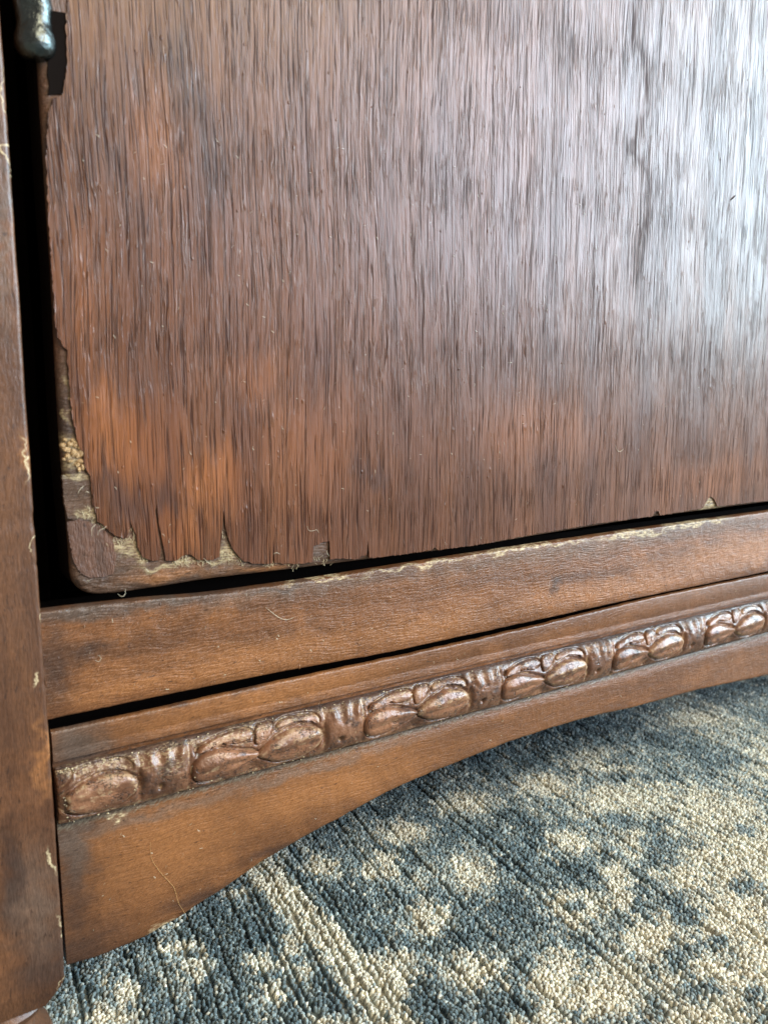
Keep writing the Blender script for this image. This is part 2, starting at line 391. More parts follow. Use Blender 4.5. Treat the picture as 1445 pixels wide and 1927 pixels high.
# rail under the door -----------------------------------------------
def xs_dense(a, b, n): # more stations near the camera
    t = np.linspace(0, 1, n); return a + (b - a) * (t ** 1.35)
Xs = xs_dense(XP + .0004, XR + .003, 900)
top_px = [(80, 1151), (282, 1128), (380, 1121), (560, 1096), (776, 1062), (900, 1042), (1215, 995), (1445, 963)]
bot_px = [(100, 1354), (308, 1310), (515, 1268), (700, 1235), (799, 1214), (1015, 1167), (1200, 1126), (1445, 1076)]
def interp(pxs, X, y=0.0):
    q = sorted(P(a, b, y) for a, b in pxs); return np.interp(X, [p[0] for p in q], [p[1] for p in q])
def smooth(a, k=25):
    ker = np.hanning(k); ker /= ker.sum(); return np.convolve(np.pad(a, k // 2, 'edge'), ker, 'valid')
zt = smooth(interp(top_px, Xs)); zb = smooth(interp(bot_px, Xs))
rows = []
for i, X in enumerate(Xs):
    chip = max(0, float(fbm(X * 90, .7, 3)) - .56) * .006 + max(0, float(vnoise(X * 420, 1.3, 8)) - .6) * .0012
    chip *= .5 + 1.2 * float(vnoise(X * 14, 4.2, 2))
    wob = (float(fbm(X * 60, 5.5, 4)) - .5) * .0007
    a, b = zt[i] + wob * .6, zb[i] + (float(fbm(X * 110, 9.5, 14)) - .5) * .0005
    r = .0009 + chip
    pr = [(.024, a - .014), (.0056, a - .014), (.0052, a), (.0030, a), (r * 1.0, a - .0001), (r * .45, a - r * .18), (r * .12, a - r * .5), (0, a - r * 1.0)]
    pr += [(0.0 + .00012 * math.sin(q * 3 + X * 30), a + (b - a) * q) for q in (.12, .25, .4, .55, .7, .85)]
    pr += [(0, b + .0008), (.0003, b + .0002), (.0010, b), (.024, b)]
    rows.append([(X, y, z) for y, z in pr])
rail = sweep('rail', np.array(rows), M_rail, cab, 60, flip=True)

# apron with its shaped lower edge ----------------------------------
ap_bot = [(130, 1818), (193, 1799), (275, 1765), (300, 1748), (343, 1726), (377, 1700), (429, 1670), (472, 1636), (515, 1610), (600, 1561), (625, 1549), (724, 1494), (783, 1467), (849, 1440), (932, 1407), (1015, 1378), (1098, 1353), (1200, 1330), (1308, 1300), (1445, 1271)]
ap_top = [(100, 1377), (308, 1334), (515, 1286), (700, 1248), (1015, 1178), (1200, 1131), (1445, 1081)]
Xa = xs_dense(XP + .0014, XR + .003, 900)
xm = (XP + XR) / 2
def mirrored(pxs, X, k):
    q = sorted(P(a, b) for a, b in pxs); xq = [p[0] for p in q]; zq = [p[1] for p in q]
    return np.interp(np.where(X > xm, 2 * xm - X, X), xq, zq)
zb2 = smooth(mirrored(ap_bot, Xa, 0), 31); zb2[:3] = zb2[3]
zt2 = smooth(interp(ap_top, Xa), 151)
rows = []
for i, X in enumerate(Xa):
    a = zt2[i] + (float(fbm(X * 150, 2.5, 31)) - .5) * .0006
    b = zb2[i] + (float(fbm(X * 130, 7.5, 21)) - .5) * .0005 + max(0, float(vnoise(X * 260, 3.3, 71)) - .75) * .0016
    seam = .1385 + .0006 * math.sin(X * 9)
    rr = .0007 + .0004 * math.exp(-(X - .05) / .12)
    pr = [(.020, a - .016), (.0030, a - .016), (.0026, a), (rr * 1.2, a), (rr * .45, a - rr * .25), (rr * .1, a - rr * .7), (0.0, a - rr * 1.2), (0, seam + .0006), (.00022, seam + .0001), (.0000, seam - .0005)]
    lo = .1110 - .0026
    pr += [(.0, .1352), (.0018, .1346), (.0018, .1325), (0, .1318), (0, .1125), (.0012, .1115), (.0012, lo + .0006)]
    pr += [(.0, lo + (b - lo) * q) for q in (.1, .25, .42, .6, .78, .92)]
    pr += [(0.0, b + .0009), (.0003, b + .0002), (.0010, b), (.020, b)]
    rows.append([(X, y, z) for y, z in pr])
apron = sweep('apron', np.array(rows), M_apron, cab, 60, flip=True)

# carcass behind the front ------------------------------------------
box('inner_jamb', (XP - .050, .0455, .06), (XP + .012, .060, .70), M_dark, cab)
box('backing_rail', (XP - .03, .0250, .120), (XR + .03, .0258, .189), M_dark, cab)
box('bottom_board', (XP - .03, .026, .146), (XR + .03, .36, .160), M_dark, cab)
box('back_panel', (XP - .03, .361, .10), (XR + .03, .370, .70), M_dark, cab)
box('side_panel', (XP - .052, .0605, .06), (XP - .036, .360, .70), M_post, cab)
box('side_panel', (XR + .040, .0605, .06), (XR + .056, .360, .70), M_post, cab)
box('top_board', (XP - .07, -.012, .7005), (XR + .074, .38, .722), M_post, cab, .003)

# the door ----------------------------------------------------------
door_left = [(62, 0), (73, 166), (81, 289), (88, 400), (96, 498), (100, 631), (103, 700), (108, 800), (113, 866), (120, 930), (125, 965), (131, 1030)]
door_bot = [(151, 1121), (224, 1117), (300, 1106), (400, 1090), (560, 1071), (740, 1048), (900, 1028), (1015, 1008), (1215, 975), (1445, 945)]
ql = [P(a, b) for a, b in door_left]; zl = [q[1] for q in ql][::-1]; xl = [q[0] for q in ql][::-1]
XL = .0597
qb = sorted(P(a, b) for a, b in door_bot); xb = [q[0] for q in qb]; zbm = [q[1] for q in qb]
ZT = .695
# front of the core: a height field with softened edges and torn wood
nx, nz = 260, 300
tx = np.linspace(0, 1, nx) ** 2.6; tz = np.linspace(0, 1, nz) ** 1.9
VX = np.zeros((nz, nx)); VZ = np.zeros((nz, nx)); VY = np.zeros((nz, nx))
rc = .009
for i in range(nz):
    for_z = .1955 + tz[i] * (ZT - .1955)
    left = np.interp(for_z, zl, xl, left=xl[0]) * .5 + XL * .5
    dz = max(0, rc - (for_z - .1955))
    left += rc * .9 - math.sqrt(max(0, (rc * .9) ** 2 - (dz * .9) ** 2))
    row = left + tx * (XR - left)
    VX[i] = row
    VZ[i] = for_z
zlow = np.interp(VX, xb, zbm)
k = np.clip((VZ - .1955) / .02, 0, 1)
VZ = VZ + (zlow - .1955) * (1 - k)
edge_l = VX - VX[:, :1]; edge_b = VZ - VZ[:1, :]
def rnd(d, r): d = np.clip(d, 0, r); return r - np.sqrt(np.maximum(0, r * r - (r - d) ** 2))
VY = rnd(edge_l, .0028) * .9 + rnd(edge_b, .0040) * .55
rough = (fbm(VX * 300, VZ * 900, 41, 3) - .5) * .0007 + (fbm(VX * 1500, VZ * 3000, 43, 2) - .5) * .00025
reg = np.clip(1.3 - (VX - VX[:, :1]) / .03, 0, 1) * np.clip(1.2 - (VZ - .20) / .12, 0, 1)
reg = np.maximum(reg, np.clip(1 - edge_b / .018, 0, 1) * np.clip(1.2 - (VX - .06) / .14, 0, 1))
VY = VY + np.maximum(rough, -.00045) * reg + .0002
verts = [(VX[i, j], VY[i, j], VZ[i, j]) for i in range(nz) for j in range(nx)]
faces = grid_faces(nz, nx)
# sides
border = [0 * nx + j for j in range(nx)] + [i * nx + nx - 1 for i in range(1, nz)] + [(nz - 1) * nx + j for j in range(nx - 2, -1, -1)] + [i * nx for i in range(nz - 2, 0, -1)]
base_n = len(verts)
for b in border: verts.append((verts[b][0], .0205, verts[b][2]))
nb_ = len(border)
for q in range(nb_):
    q2 = (q + 1) % nb_
    faces.append((border[q], base_n + q, base_n + q2, border[q2]))
faces.append(tuple(base_n + q for q in range(nb_)))
door = link_mesh('door', verts, faces, M_core, cab, True, 45)
door.data.materials.append(M_dark)  # side faces near-black: the shade of the gap painted on
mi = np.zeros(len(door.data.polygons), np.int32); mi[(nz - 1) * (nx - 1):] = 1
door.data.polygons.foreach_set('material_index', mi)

def plate(name, outline, y0, y1, mat, parent, jitter=0.0, step=.0006, seed=1, jag=None):
    """polygon (x,z) with thickness from y0 (front) to y1 (back)"""
    pts = []
    n = len(outline)
    for i in range(n):
        a = np.array(outline[i][:2]); b = np.array(outline[(i + 1) % n][:2]); L = np.linalg.norm(b - a)
        rag = len(outline[i]) < 3
        k = max(1, int(L / step)) if (rag and jitter) else 1
        nrm = np.array([-(b - a)[1], (b - a)[0]]) / max(L, 1e-9)
        for q in range(k):
            p = a + (b - a) * q / k
            if q and jitter: p = p + nrm * (rng.random() - .5) * (jitter if jag is None or not jag(a, b) else 0.0)
            pts.append(p)
    pts = np.array(pts)
    tris = tessellate_polygon([[Vector((p[0], p[1], 0)) for p in pts]])
    N = len(pts)
    v = [(p[0], y0, p[1]) for p in pts] + [(p[0], y1, p[1]) for p in pts]
    area2 = sum(pts[i][0] * pts[(i + 1) % N][1] - pts[(i + 1) % N][0] * pts[i][1] for i in range(N))
    f = []
    for t in tris:
        a, b, c = t
        cr = (pts[b] - pts[a])[0] * (pts[c] - pts[a])[1] - (pts[b] - pts[a])[1] * (pts[c] - pts[a])[0]
        t = (a, b, c) if cr > 0 else (a, c, b)          # faces -y
        f.append(t); f.append((t[0] + N, t[2] + N, t[1] + N))
    for i in range(N):
        j = (i + 1) % N
        f.append((i, i + N, j + N, j) if area2 > 0 else (i, j, j + N, i + N))
    return link_mesh(name, v, f, mat, parent, False)

YV = -.0007
left_px = [(127, 0), (124, 60), (127, 110), (119, 174), (114, 180), (101, 183), (93, 205), (89, 250), (87, 290), (91, 400), (97, 500), (103, 590), (107, 632), (113, 640), (119, 652), (127, 658), (126, 680), (129, 700), (132, 740), (136, 780), (142, 812), (148, 838), (157, 850), (160, 880), (171, 898), (174, 940), (179, 962), (183, 982),
 (195, 988), (205, 1000), (222, 1010), (238, 1013), (244, 996), (246, 983), (251, 996), (256, 1006), (259, 1028), (268, 1048), (284, 1055), (300, 1055), (303, 1036), (298, 1005), (292, 962), (295, 950), (299, 985), (305, 1015), (309, 1034), (312, 1055), (330, 1056), (346, 1045), (360, 1044), (372, 1054), (398, 1055), (413, 1047), (416, 1020), (419, 985), (421, 958), (424, 985), (427, 1004), (436, 1030), (450, 1048), (459, 1057), (484, 1061), (513, 1060), (515, 1012), (517, 1060), (553, 1062), (588, 1058), (590, 1028), (604, 1022), (620, 1018), (621, 1053), (640, 1052), (676, 1052), (680, 1046), (690, 1044), (692, 1016), (695, 1050), (735, 1046), (812, 1036), (818, 1030), (824, 1035), (900, 1025), (1015, 1004), (1120, 986), (1228, 971), (1232, 963), (1239, 962), (1242, 970), (1322, 957), (1328, 946), (1336, 934), (1343, 938), (1350, 953), (1445, 942)]
out = [P(a, b, YV) for a, b in left_px]
# keep the veneer just above the door's lower edge
out2 = []
for (x, z) in out:
    zmin = float(np.interp(x, xb, zbm)) + .0004
    out2.append((x, max(z, zmin)))
out2 += [(XR - .001, out2[-1][1], 1), (XR - .001, ZT - .001, 1), (out2[0][0], ZT - .001, 1)]
ven = plate('veneer', out2, YV, .0004, M_ven, door, jitter=.0006, step=.0010, jag=lambda a, b: max(a[0], b[0]) > .080 and abs(a[1] - b[1]) > .4 * abs(a[0] - b[0]))

fl = [P(a, b, -.0006) for a, b in [(127, 983), (150, 978), (186, 988), (204, 1006), (214, 1022), (219, 1050), (214, 1080), (196, 1086), (172, 1088), (152, 1080), (139, 1055), (131, 1020)]]
flake = plate('veneer_flake', fl, -.0002, .0022, M_flake, door, jitter=.0004, seed=3)
flake['label'] = 'loose dark flake of old veneer in the bottom corner'
st = [P(a, b, -.0004) for a, b in [(118, 895), (170, 902), (176, 945), (182, 975), (160, 982), (128, 975), (121, 940)]]
tag(plate('cross_band', st, .0000, .0022, M_core, door, jitter=.0005), 'bare cross-grained strip of dirty wood')

# lumps of glue and torn fibres along the chipped edge
def lump_mesh(cs, seed=0, sub=(8, 6)):
    v = []; f = []
    for n_, (x, y, z, rx, ry, rz) in enumerate(cs):
        o = len(v); a_, b_ = sub
        for i in range(b_ + 1):
            th = math.pi * i / b_
            for j in range(a_):
                ph = 2 * math.pi * j / a_
                q = .75 + .5 * random.random()
                v.append((x + rx * q * math.sin(th) * math.cos(ph), y + ry * q * math.sin(th) * math.sin(ph), z + rz * q * math.cos(th)))
        f += [t[::-1] for t in grid_faces(b_ + 1, a_, o, True)]
    return v, f
cs = []
for (px, py, r) in [(119, 838, 5), (126, 846, 6), (131, 836, 4), (136, 830, 4), (142, 836, 5), (150, 842, 5), (153, 852, 5), (146, 858, 4), (139, 852, 4), (127, 858, 4), (133, 868, 3), (152, 868, 4), (145, 874, 5), (156, 878, 4), (149, 884, 4), (122, 828, 3), (121, 864, 3)]:
    x, z = P(px, py); cs.append((x, .0001 + .0008 * max(0, (130 - px) / 20), z, r * .00024 * random.uniform(.7, 1.5), .0007, r * .00022 * random.uniform(.7, 1.5)))
v, f = lump_mesh(cs, sub=(9, 6)); tag(link_mesh('dried_glue', v, f, M_glue, door, False), 'crumbly golden lumps of old glue')

def splinters(centers, n, length, rad, mat, parent, y=-.0002, ang=(60, 120), name='splinters', spread=(10, 4)):
    v = []; f = []
    for (px, py) in centers:
        for _ in range(n):
            x, z = P(px + random.gauss(0, spread[0]), py + random.gauss(0, spread[1])); L = length * (.4 + random.random())
            a = math.radians(random.uniform(*ang)); b = random.uniform(-.5, .1)
            dx, dz, dy = math.cos(a) * L, math.sin(a) * L, b * L * .4
            cur = random.uniform(-.4, .4) * L
            o = len(v)
            for t in (0, .5, 1):
                cx = x + dx * t + cur * math.sin(math.pi * t) * .5; cz = z + dz * t; cy = y + dy * t
                r = rad * (1 - .6 * t)
                for q in range(3):
                    w_ = 2 * math.pi * q / 3
                    v.append((cx + r * math.cos(w_), cy + r * math.sin(w_), cz))
            f += grid_faces(3, 3, o, True)
    return tag(link_mesh(name, v, f, mat, parent), kind='stuff')
splinters([(245, 1000), (250, 1015), (225, 1022), (270, 1055), (335, 1058), (350, 1056), (375, 1062), (400, 1060), (430, 1045), (422, 1010), (440, 1052), (460, 1060), (170, 960), (165, 972), (180, 995), (600, 1056), (1338, 945), (1345, 950), (550, 1064), (500, 1064)], 16, .0016, .00011, M_raw, door, y=-.0001, ang=(20, 160), name='torn_fibres', spread=(9, 4))

# painted mortise shade and hinge at the upper left of the door
def capsule(name, pts, radii, seg, mat, parent, squash=1.0):
    v = []
    for (p, r) in zip(pts, radii):
        for k in range(seg):
            a = 2 * math.pi * k / seg
            d = 1.0 - .28 * max(0, math.cos(a - 4.4)) ** 6 * math.exp(-((p[2] - pts[len(pts) // 2][2]) / .004) ** 2)
            v.append((p[0] + r * d * math.cos(a), p[1] + r * squash * d * math.sin(a), p[2]))
    f = grid_faces(len(pts), seg, closed=True)
    f.append(tuple(range(seg))[::-1]); f.append(tuple(range((len(pts) - 1) * seg, len(pts) * seg)))
    return link_mesh(name, v, f, mat, parent, True, 60)
hx, hz = P(66, 42, -.001)
hinge_z = hz
prof = [(-.0112, .0004), (-.0110, .0022), (-.0103, .0040), (-.0088, .0056), (-.0066, .0064), (-.0040, .0063), (-.0018, .0056), (.0005, .0053), (.0030, .0056), (.0060, .0060), (.0085, .0056), (.0095, .0048), (.0100, .0036), (.0104, .0050), (.0120, .0060), (.0200, .0060)]
hinge = capsule('hinge', [(hx, .0010, hz + z) for z, r in prof], [r for z, r in prof], 28, M_iron, door)
a0 = P(95, 178); a1 = P(125, 28)
recess_shade = plate('hinge_recess_shade', [P(90, 178), P(121, 176), P(126, 110), P(123, 60), P(125, 26), P(94, 20)], -.0004, .0035, M_dark, door, jitter=.0008, step=.003)  # flat near-black plate paints the shade inside the recess
ch = P(118, 10)
tag(plate('edge_block', [P(92, 18), P(124, 24), P(126, -60), P(90, -66)], -.0003, .0040, M_flake, door), 'bare brown wood above the hinge recess')

# fine raised nibs in the varnish and grit on it: nobody could count them
def nibs(name, n, box_px, mat, parent, y, rmin, rmax, zfun=None):
    v = []; f = []
    k = 0
    while k < n:
        px = random.uniform(box_px[0], box_px[2]); py = random.uniform(box_px[1], box_px[3])
        x, z = P(px, py, y)
        if zfun and not zfun(x, z): continue
        k += 1
        r = random.uniform(rmin, rmax) * (random.random() ** 1.5 * .8 + .4); o = len(v); el = random.uniform(1, 2.6); m_ = 7
        for (rr, hh) in ((1, .15), (.7, -.35), (.3, -.6)):
            for q in range(m_):
                a = 2 * math.pi * q / m_; j = random.uniform(.85, 1.15)
                v.append((x + r * rr * math.cos(a) * j, y + hh * r * .7, z + r * rr * math.sin(a) * el * j))
        f += grid_faces(3, m_, o, True); f.append(tuple(o + 2 * m_ + q for q in range(m_)))
    return tag(link_mesh(name, v, f, mat, parent), kind='stuff')
nibs('varnish_nibs', 420, (190, 20, 1430, 940), M_ven, door, YV, .00016, .00055)
nibs('varnish_nibs', 260, (100, 1000, 1430, 1330), M_rail, rail, 0.0, .00012, .00042, lambda x, z: z < np.interp(x, Xs, zt) - .002 and z > np.interp(x, Xs, zb) + .001)

# the carved moulding ----------------------------------------------
UN = .0797; X0 = .0867; MZ0, MZ1 = .1112, .1332; MH = MZ1 - MZ0
mold = None
def base_y(t):
    return -.0010 - .0052 * np.power(np.clip(np.sin(np.pi * np.clip(t, 0, 1)), 0, 1), .62)
def catmull(pts, n):
    pts = np.array(pts); N = len(pts); out = []
    for i in range(N):
        p0, p1, p2, p3 = pts[i - 1], pts[i], pts[(i + 1) % N], pts[(i + 2) % N]
        for k in range(n):
            t = k / n
            out.append(.5 * ((2 * p1) + (-p0 + p2) * t + (2 * p0 - 5 * p1 + 4 * p2 - p3) * t * t + (-p0 + 3 * p1 - 3 * p2 + p3) * t ** 3))
    return np.array(out)
LA = [(.178, .22), (.165, .48), (.20, .66), (.29, .72), (.40, .62), (.510, .45), (.42, .29), (.33, .15), (.24, .12)]
LC = [(.19, .76), (.25, .86), (.35, .93), (.45, .92), (.485, .83), (.43, .78), (.35, .80), (.27, .79)]
LB = [(.515, .42), (.56, .28), (.65, .13), (.77, .11), (.86, .28), (.888, .50), (.85, .68), (.74, .77), (.64, .70), (.56, .57)]
LD = [(.625, .83), (.72, .86), (.82, .82), (.868, .78), (.85, .89), (.76, .95), (.66, .93)]
KN = [(.500, .66), (.500, .84), (.53, .95), (.585, .95), (.60, .86), (.545, .70)]
def seg_dist(u, t, poly):
    P0 = np.array(poly); P1 = np.roll(P0, -1, 0); asp = MH / UN
    dmin = np.full(u.shape, 9.0); inside = np.zeros(u.shape, bool)
    for a, b in zip(P0, P1):
        ax_, ay_, bx_, by_ = a[0], a[1] * asp, b[0], b[1] * asp
        L2 = (bx_ - ax_) ** 2 + (by_ - ay_) ** 2
        q = np.clip(((u - ax_) * (bx_ - ax_) + (t * asp - ay_) * (by_ - ay_)) / L2, 0, 1)
        dmin = np.minimum(dmin, np.hypot(u - ax_ - q * (bx_ - ax_), t * asp - ay_ - q * (by_ - ay_)))
        c_ = ((a[1] > t) != (b[1] > t)) & (u < (b[0] - a[0]) * (t - a[1]) / ((b[1] - a[1]) if b[1] != a[1] else 1e-9) + a[0])
        inside ^= c_
    return np.where(inside, -dmin, dmin)
def relief(X, t):
    s = (X - X0) / UN; u = s - np.floor(s); ui = np.floor(s)
    g = lambda cs, ct, rs, rt: np.exp(-((((u - cs + .5) % 1) - .5) / rs) ** 2 - ((t - ct) / rt) ** 2)
    h = 0 * u
    h = h - .0022 * g(.905, .52, .016, .34)                    # crescent groove after the second leaf
    h = h - .0020 * g(.405, .83, .045, .10)                    # hole between leaf and knot
    h = h - .0018 * g(.205, .74, .028, .09)
    for poly, dep in ((LA, .0013), (LB, .0015), (LC, .0009), (KN, .0009), (LD, .0009)):
        sd = seg_dist(u, t, catmull(poly, 4))
        h = h - dep * np.exp(-(np.maximum(sd - .003, 0) / .0085) ** 2) * np.clip(np.where(sd < 0, 1, 1), 0, 1)
    h = h - .0014 * g(.50, .16, .05, .12)
    h = h - .0022 * g(.0, .30, .016, .065)                     # drilled dot
    h = h + .0007 * g(.0, .45, .10, .35)
    for d, a in ((-.085, -.05), (-.03, -.015), (.035, .02), (.09, .05)):     # petals of the little palmette
        c = d + a * (t - .6) * 2.2
        h = h + (.0006 + .0012 * vnoise(ui * 3.7 + d * 50, ui * 0 + .5, 77)) * np.exp(-((((u - c + .5) % 1) - .5) / .019) ** 2) * np.clip((t - .60) / .16, 0, 1) * np.clip((1.0 - t) / .12, 0, 1)
    h = h - .0010 * g(.15, .5, .015, .5)
    h = h - .0004 * g(.33, .45, .20, .60) - .0004 * g(.72, .45, .20, .60)
    h = h + (fbm(X * 220, t * 5, 51, 3) - .5) * .0009 + (fbm(X * 900, t * 20, 53, 2) - .5) * .0003
    return h
nxm, ntm = 1700, 72
Xm = XP + .0016 + (XR + .002 - XP - .0016) * np.linspace(0, 1, nxm) ** 1.5
tm = np.linspace(0, 1, ntm); tm = .5 - .5 * np.cos(np.pi * tm) * (1) ; tm = .35 * np.linspace(0, 1, ntm) + .65 * tm
XX, TT = np.meshgrid(Xm, tm, indexing='ij')
HH = relief(XX, TT) * np.clip(np.minimum(TT, 1 - TT) / .06, 0, 1)
endr = np.clip((XX - Xm[0]) / .004, 0, 1) ** .5
YY = base_y(TT) * (.55 + .45 * endr) - HH
wz = (fbm(XX * 120, XX * 0 + 3, 61, 2) - .5) * .0008
ZZ = MZ0 + TT * MH + wz
Vm = np.stack([XX, YY, ZZ], -1).reshape(-1, 3).tolist()
Fm = [q for q in grid_faces(nxm, ntm)]
o1 = len(Vm)
Vm += [(Xm[0], .0004, MZ0), (Xm[0], .0004, MZ1), (Xm[-1], .0004, MZ0), (Xm[-1], .0004, MZ1)]
Fm.append([j for j in range(ntm)][::-1] + [o1, o1 + 1])
Fm.append([(nxm - 1) * ntm + j for j in range(ntm)] + [o1 + 3, o1 + 2])
Fm.append([o1] + [i * ntm for i in range(nxm)] + [o1 + 2])
Fm.append([o1 + 3] + [i * ntm + ntm - 1 for i in range(nxm - 1, -1, -1)] + [o1 + 1])
mold = link_mesh('carved_moulding', Vm, Fm, M_carve, cab, True, 60)

def leaf(name, outline, center, height, unit, ridge=0.0, sh=3.0, seed=0):
    ol = catmull(outline, 6)
    ol = ol + (rng.random(ol.shape) - .5) * np.array([.004, .012])
    ol[:, 0] += (rng.random() - .5) * .012
    c = np.array(center); N = len(ol); rings = np.array([0, .18, .36, .52, .66, .78, .87, .94, 1.0, 1.04])
    v = []
    for r in rings:
        for p in (ol if r > 0 else ol[:]):
            q = c + (p - c) * max(r, .001)
            v.append((q[0], q[1], r))
    v = np.array(v)
    v[:, 1] = np.where(v[:, 1] < .8, v[:, 1] * .93 + .02, v[:, 1])
    X = X0 + (unit + v[:, 0]) * UN; t = np.clip(v[:, 1], .02, .98); r = v[:, 2]
    side = (v[:, 1] - (c[1] + .10 + .25 * (v[:, 0] - c[0])))
    dome = height * np.power(np.clip(1 - r ** sh, 0, 1), .5)
    dome = np.where(r > 1.0, -.0016, np.where(r >= 1.0, -.0001, dome))
    fold = ridge * np.exp(-np.abs(side) / .07) * np.clip((1 - r) * 3, 0, 1) - .5 * ridge * np.exp(-((side + .16) / .05) ** 2) * np.clip((1 - r) * 3, 0, 1)
    wr = (fbm(X * 260, t * 7, 81 + seed, 3) - .5) * .0010 * np.clip((1 - r) * 2, 0, 1) + (fbm(X * 1100, t * 24, 87 + seed, 2) - .5) * .0003 * np.clip((1 - r) * 2, 0, 1)
    y = base_y(t) - dome - fold - wr
    keep_x = np.maximum(X, XP + .0012)
    z = MZ0 + t * MH
    f = grid_faces(len(rings), N, closed=True)
    f = [q[::-1] for q in f]
    o = link_mesh(name, np.stack([keep_x, y, z], -1), f, M_leaf, mold, True, 70)
    return o
for u in range(-1, 12):
    if u >= 0:
        leaf('carved_leaf', LA, (.30, .42), .0009, u, .0011, 5.0, seed=u * 5)
        leaf('carved_leaf', LC, (.34, .86), .0005, u, 0, 3.0, seed=u * 5 + 3)
        leaf('carved_knot', KN, (.545, .84), .0006, u, 0, 3.0, seed=u * 5 + 2)
    if u == -1:
        LB2 = [(max(a, .575), b) for a, b in LB]
        leaf('carved_leaf', LB2, (.71, .46), .0007, u, .0005, 5.0, seed=1)
    else:
        leaf('carved_leaf', LD, (.75, .89), .0005, u, 0, 3.0, seed=u * 5 + 4)
        leaf('carved_leaf', LB, (.72, .44), .0010, u, .0011, 5.0, seed=u * 5 + 1)

# dirt packed along the moulding: fluffy grey lint and pale crumbs
def crumbs(n, zc, sz, xmax, mat, name, parent, y0, y1, rmax):
    cs = []
    for _ in range(n):
        x = XP + .003 + (xmax - XP) * random.random() ** 1.7
        cs.append((x, random.uniform(y0, y1), zc + random.gauss(0, sz), random.uniform(.3, 1) * rmax * 1.7, rmax * .6, random.uniform(.3, 1) * rmax))
    v, f = lump_mesh(cs, sub=(6, 4)); return tag(link_mesh(name, v, f, mat, parent), kind='stuff')
crumbs(130, MZ0 + .0006, .0006, .60, M_raw, 'worn_gesso_crumbs', mold, -.0018, -.0006, .00034)
crumbs(150, MZ1 - .0010, .0006, .50, M_raw, 'worn_gesso_crumbs', mold, -.0032, -.0016, .00030)
crumbs(60, .1225, .005, .22, M_raw, 'worn_gesso_crumbs', mold, -.0064, -.0058, .00024)

# ------------------------------------------------------------------ loose hairs and dust lying on the cabinet
def hair(label, pts_px, y, rad, mat, group=None, lift=0.0, name='hair', cat='hair'):
    pts = []
    for (a, b) in pts_px:
        x, z = P(a, b, y); pts.append(np.array([x, y, z]))
    # resample
    P_ = []
    n = len(pts)
    for i in range(n - 1):
        p0 = pts[max(i - 1, 0)]; p1 = pts[i]; p2 = pts[i + 1]; p3 = pts[min(i + 2, n - 1)]
        for k in range(6):
            t = k / 6
            P_.append(.5 * ((2 * p1) + (-p0 + p2) * t + (2 * p0 - 5 * p1 + 4 * p2 - p3) * t * t + (-p0 + 3 * p1 - 3 * p2 + p3) * t ** 3))
    P_.append(pts[-1])
    v = []; rad = rad * .72
    for i, p in enumerate(P_):
        q = P_[min(i + 1, len(P_) - 1)] - P_[max(i - 1, 0)]; q /= (np.linalg.norm(q) + 1e-9)
        nn = np.cross(q, [0, 1, 0]); nn /= (np.linalg.norm(nn) + 1e-9)
        s = math.sin(math.pi * i / (len(P_) - 1)); r = rad * (.45 + .55 * s)
        c = p + np.array([0, -lift * s, 0])
        for k in range(5):
            a = 2 * math.pi * k / 5
            v.append(c + nn * r * math.cos(a) + np.array([0, 1, 0]) * r * math.sin(a))
    v = np.array(v); org = v.mean(0)
    f = grid_faces(len(P_), 5, closed=True)
    o = link_mesh(name, v - org, f, mat); o.location = org.tolist()
    return tag(o, label, cat, group)
hair('pale curved hair lying on the rail below the chipped door corner', [(500, 1143), (512, 1153), (526, 1163), (540, 1166), (553, 1162)], -.0003, .00012, M_hair, lift=.0004)
hair('long thin golden hair running down the apron to its lower edge', [(283, 1585), (285, 1615), (300, 1640), (318, 1660), (328, 1673), (336, 1700), (347, 1718), (354, 1731)], -.0003, .00010, M_brown_hair)
hair('tiny hooked fibre on the rail near the corner post', [(186, 1233), (190, 1239), (186, 1245), (180, 1243)], -.0003, .00010, M_hair, name='fibre', cat='fibre')
hair('short white fibre crossing the square notch in the veneer', [(614, 1036), (616, 1042), (620, 1047)], -.0008, .00011, M_hair, name='fibre', cat='fibre')
hair('small curled white fibre above the square notch in the veneer', [(578, 990), (581, 998), (588, 999), (596, 997), (600, 1003)], -.0010, .00009, M_hair, name='fibre', cat='fibre')
hair('short flat white fibre below the middle tear in the veneer', [(514, 1043), (520, 1040), (527, 1043)], -.0009, .00011, M_hair, name='fibre', cat='fibre')
hair('short dark splinter on the bright upper right of the door', [(1375, 376), (1384, 367)], -.0010, .00045, M_dark, name='splinter', cat='splinter')
hair('fine arched fibre at the lower right of the door', [(1158, 838), (1162, 848), (1168, 849), (1174, 844)], -.0010, .00014, M_hair, name='fibre', cat='fibre')
hair('straight bristle standing from the tear in the veneer edge', [(383, 1050), (390, 1058), (396, 1062)], -.0010, .00010, M_hair, name='fibre', cat='fibre', lift=.0006)
for i, (pts, lab) in enumerate([
    ([(173, 1010), (172, 994), (180, 987)], 'white fibre hooked upright on the chipped door corner, leftmost of its tuft'),
    ([(184, 1008), (186, 998), (196, 993), (200, 989)], 'white fibre reaching right from the tuft on the chipped door corner'),
    ([(146, 930), (150, 920), (158, 914)], 'white fibre lying on the bare strip beside the door edge'),
    ([(222, 1118), (228, 1122), (234, 1118), (236, 1108)], 'pale fibre hanging from the bottom edge of the door over the rail')]):
    hair(lab, pts, -.0012, .00011, M_hair, 'white fibres caught in the chipped corner', .0008, 'fibre', 'fibre')

